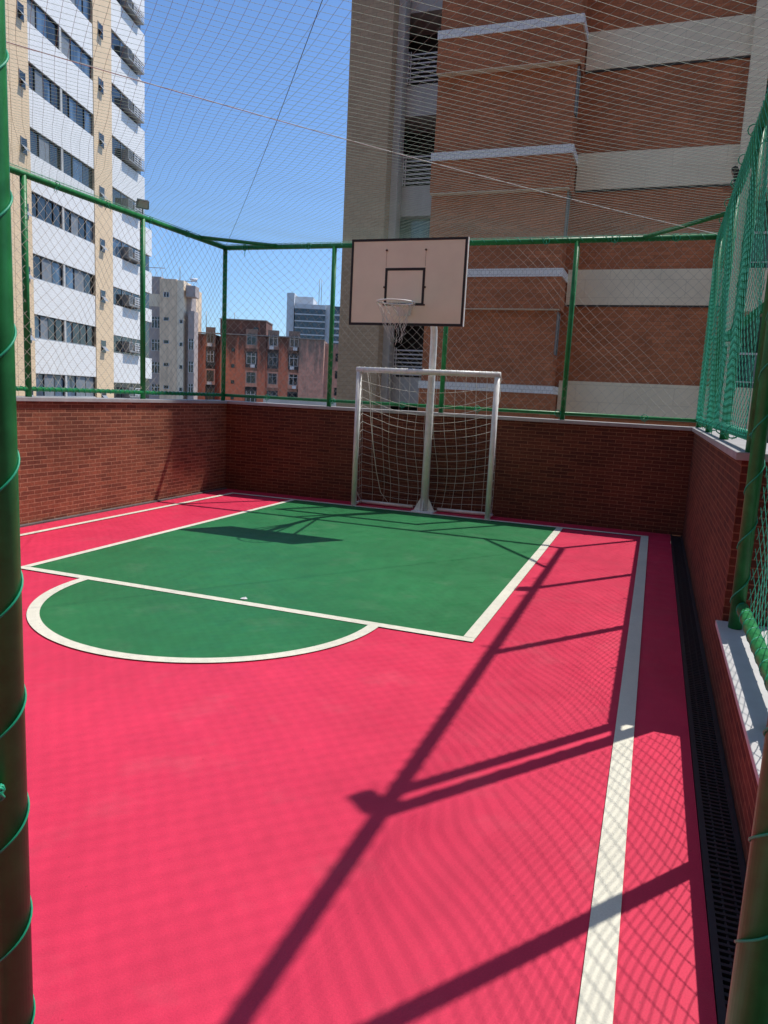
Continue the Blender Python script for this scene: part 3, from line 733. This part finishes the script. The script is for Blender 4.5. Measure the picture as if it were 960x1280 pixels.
# beige apartment block
ap = far('apartment_block', -32.2, 100, 'mid-rise beige apartment block with grey bays between the white tower and the red one')
fb_(MB(), -4, 1.6, -.3, 12, -13.9, 15.4, M['apt_grey']).build('bay', ap)
fb_(MB(), 1.6, 3.8, -1.0, 12, -13.9, 15.1, M['apt_beige']).build('wall', ap)
fb_(MB(), 3.8, 4.7, -.9, 3, -13.9, 15.0, M['apt_light']).build('wall', ap)
fb_(MB(), 4.7, 5.3, .5, 3, -13.9, 14.6, M['apt_grey']).build('wall', ap)
fb_(MB(), 5.3, 6.1, -.8, 1.2, -13.9, 11.2, M['apt_grey']).build('bay', ap)
fb_(MB(), 5.0, 6.2, -.8, 1.2, 13.0, 14.4, M['apt_grey']).build('terrace', ap)
rl = MB()
for i in range(8): fb_(rl, -4 + i * .8, -3.96 + i * .8, 0, .05, 15.4, 16.6, M['frame_white'])
fb_(rl, -4, 2, 0, .05, 16.5, 16.6, M['frame_white']); fb_(rl, 4.8, 6.4, -.7, -.65, 14.9, 15.0, M['frame_white']); fb_(rl, 5.6, 5.65, -.7, -.65, 14.4, 15.8, M['frame_white']); fb_(rl, 6.35, 6.4, -.7, -.65, 14.4, 15.0, M['frame_white'])
rl.build('roof_railing', ap)
MB().tube([(3.4, 2, 29.1), (3.4, 2, 31.2)], .05, M['frame_grey'], 6).build('antenna', ap)
ds = MB(); ds.tube([(5.55, 1, 29.2), (5.55, .95, 29.35), (5.55, .9, 29.5)], [.15, .45, .55], M['frame_white'], 16); ds.build('satellite_dish', ap)
def far_window(par, x0, x1, y, z0, z1, cols=2, frame='frame_white', glass='glass_dark', top=.28):
    o = fb_(MB(), x0, x1, y - .04, y - .005, z0, z1, M[glass]).build('window', par)
    f = MB()
    for i in range(cols + 1):
        xx = x0 + (x1 - x0) * i / cols; fb_(f, xx - .03, xx + .03, y - .09, y - .042, z0, z1, M[frame])
    fb_(f, x0, x1, y - .088, y - .043, z0 - .05, z0, M[frame])
    if top: fb_(f, x0, x1, y - .087, y - .044, z1 - (z1 - z0) * top, z1 - (z1 - z0) * top + .06, M[frame])
    f.build('frame', o); return o
for k in range(-2, 3):
    z = 2.8 + 2.93 * k
    far_window(ap, .35, 1.5, -.3, z + .6 - .4, z + 2.0 - .4, 3)
    far_window(ap, 2.15, 2.85, -1.0, z + 1.15, z + 1.55, 1, top=0)
    far_window(ap, 4.2, 4.65, -.9, z + .9, z + 1.35, 1, top=0)
    if k < 2: far_window(ap, 5.38, 6.05, -.8, z + .5, z + 1.9, 2)
far_window(ap, 2.15, 2.85, -1.0, 12.8, 13.4, 2, top=0)
fb_(MB(), -.2, 1.4, -.33, -.29, 11.6, 13.2, M['apt_light']).build('loggia', ap)

# old stained terracotta block
ob = far('old_block', -28.9, 110, 'weathered terracotta apartment block with black rain stains in the middle distance')
fb_(MB(), 0, 3.0, 0, 16, -13.9, 9.1, M['old_red']).build('wall', ob)
fb_(MB(), 3.0, 3.9, 1.2, 16, -13.9, 8.9, M['old_red']).build('wall', ob)
fb_(MB(), 3.9, 10.5, -.4, 16, -13.9, 9.1, M['old_red']).build('wall', ob)
fb_(MB(), 3.7, 10.4, .2, 6, 9.1, 11.3, M['old_red']).build('stair_tower', ob)
fb_(MB(), 10.5, 15.4, 0, 16, -13.9, 9.15, M['old_red']).build('wall', ob)
fb_(MB(), 15.4, 19.0, -.6, 14, -13.9, 9.0, M['old_pale']).build('wall', ob)
fb_(MB(), 19.0, 22.5, 1.5, 14, -13.9, 8.7, M['old_pale']).build('wall', ob)
cp = MB(); fb_(cp, -.1, 15.4, -.55, .3, 9.16, 9.3, M['concrete']); fb_(cp, 15.4, 19.1, -.75, .3, 9.01, 9.15, M['concrete']); fb_(cp, 3.6, 10.5, .05, 6.1, 11.31, 11.45, M['concrete']); cp.build('roof_edge', ob)
cols_ = [(1.8, 3.2 - .25, 0), (7.7, 9.2, -.4), (10.85, 12.25, 0), (13.9, 15.3, 0)]
random.seed(5)
for (a, b2, yy) in cols_:
    for k in range(-2, 3):
        z = 2.3 + 2.75 * k
        fb_(MB(), a - .12, b2 + .12, yy - .02, yy - .004, z - .9, z + 2.3, M['frame_dark'] if k % 2 else M['old_pale']).build('recess_panel', ob)
        far_window(ob, a + .1, b2 - .1, yy - .03, z + .1, z + 1.6, 2, frame=random.choice(['frame_grey', 'frame_white', 'frame_dark']), glass='glass_dark', top=.3)
        if random.random() < .7:
            q = random.choice([a + .2, b2 - .8]); fb_(MB(), q, q + .6, yy - .45, yy - .05, z - .45, z - .02, M['frame_white']).build('air_conditioner', ob)
for k in range(-1, 3):
    far_window(ob, 5.55, 5.95, -.4, 2.2 + 2.3 * k, 2.65 + 2.3 * k, 1, frame='frame_dark', top=0)
far_window(ob, 8.6, 9.3, .2, 9.8, 10.4, 2, frame='frame_dark', top=0)
for k in range(0, 3): far_window(ob, 20.6, 21.2, 1.5, 1.2 + 2.5 * k, 2.3 + 2.5 * k, 1, frame='frame_dark', top=0)
for q in (1.2, 5.4): MB().tube([(q, 2, 23), (q, 2, 26.5)], .05, M['frame_grey'], 5).build('antenna', ob)

# low white roofed house in front of it
lh = far('low_house', -10.5, 70, 'low white roofed building just above the back wall coping')
b = MB(); fb_(b, -1, 5.5, 0, 8, -13.9, .35, M['apt_light']); b.build('wall', lh)
b = MB(); b.prism([(-1.3, -.4), (5.9, -.4), (5.9, 8.3), (-1.3, 8.3)], 14.36, 14.75, M['roof']); b.build('roof', lh)

# distant office tower
of = far('office_tower', -42.4, 300, 'distant white office tower with dark ribbon glazing under the blue sky')
fb_(MB(), 0, 2.9, 0, 20, -13.9, 39.5, M['office_white']).build('wall', of)
fb_(MB(), 2.9, 10.0, 3, 20, -13.9, 38.6, M['office_white']).build('wall', of)
fb_(MB(), 3.4, 15.4, -1.0, 18, -13.9, 35.0, M['office_glass']).build('glazing', of)
fb_(MB(), 15.4, 18.4, .5, 18, -13.9, 35.6, M['office_white']).build('wall', of)
fb_(MB(), 18.4, 24, .2, 18, -13.9, 35.2, M['office_glass']).build('glazing', of)
rb = MB(); fb_(rb, 3.2, 15.5, -1.2, 18, 33.6, 35.3, M['office_white'])
for k in range(17):
    z = 31.2 - k * 2.6
    fb_(rb, 3.35, 15.4, -1.35, -1.0, z, z + .45, M['office_white']); fb_(rb, 18.4, 24, -.2, .2, z + .3, z + 1.0, M['office_white'])
rb.build('spandrel', of)
for q in (12.0, 12.9): MB().tube([(q, 6, 49), (q, 6, 60)], .12, M['frame_grey'], 5).build('antenna', of)

# unseen blocks added behind the camera and to the right to cut sky light
def block(name, x0, x1, y0, y1, z1, lab, face):
    t = empty(name, (x0, y0, -14), label=lab, cat='building')
    P_(t, MB().box(x0, x1, y0, y1, -13.9, z1, M['blocker']), 'wall')
    for k in range(-3, int(z1 / 3)):
        b = MB()
        if face == 'y': b.box(x0 + .5, x1 - .5, y1 + .002, y1 + .05, k * 3 + .9, k * 3 + 2.5, M['glass_dark'])
        else: b.box(x0 - .05, x0 - .002, y0 + .5, y1 - .5, k * 3 + .9, k * 3 + 2.5, M['glass_dark'])
        P_(t, b, 'window')
M['blocker'] = plain('pale facade', (0.55, 0.48, 0.40), .8, mott=.1, streak=.2)
block('sky_blocker_rear', -8, 30, -28, -15.5, 30, 'unseen pale building block added behind the entrance to cut sky light', 'y')
block('sky_blocker_side', 15, 30, -15.3, -3.0, 20, 'unseen pale building block added beyond the low ledge wall to cut sky light', 'x')

# ------------------------------------------------------------------ light
el = math.atan(1 / math.hypot(KX, KY)); az = math.atan2(KX, KY)
sl = bpy.data.lights.new('sun', 'SUN'); sl.energy = 4.4; sl.angle = math.radians(.53); sl.color = (1, .955, .89)
so = bpy.data.objects.new('sun', sl); C.objects.link(so)
so.rotation_euler = Vector((KX, KY, 1)).to_track_quat('Z', 'Y').to_euler(); so.location = (5, 5, 20)
w_ = bpy.data.worlds.new('World'); SC.world = w_; w_.use_nodes = True
nt = w_.node_tree; bg = nt.nodes['Background']; bg.inputs[1].default_value = .135
sk = nt.nodes.new('ShaderNodeTexSky'); sk.sky_type = 'NISHITA'; sk.sun_disc = False
sk.sun_elevation = el; sk.sun_rotation = az; sk.air_density = 1.0; sk.dust_density = .6; sk.ozone_density = 2.2; sk.altitude = 20
tn = nt.nodes.new('ShaderNodeMix'); tn.data_type = 'RGBA'; tn.blend_type = 'MULTIPLY'; tn.inputs[0].default_value = 1.0
nt.links.new(sk.outputs[0], tn.inputs[6]); tn.inputs[7].default_value = (.76, .98, 1.24, 1); nt.links.new(tn.outputs[2], bg.inputs[0])

# ------------------------------------------------------------------ camera
cd = bpy.data.cameras.new('camera'); co = bpy.data.objects.new('camera', cd); C.objects.link(co)
cd.sensor_fit = 'VERTICAL'; cd.sensor_height = 24; cd.lens = 921.5 / 1280 * 24; cd.clip_start = .05; cd.clip_end = 3000
rot = Matrix(((0.937182, -0.100003, 0.334198), (0.345318, 0.130179, -0.929413), (0.049439, 0.986434, 0.156535)))
mw = rot.to_4x4(); mw.translation = CAM; co.matrix_world = mw
SC.camera = co
SC.view_settings.view_transform = 'Standard'; SC.view_settings.look = 'None'; SC.view_settings.exposure = 0
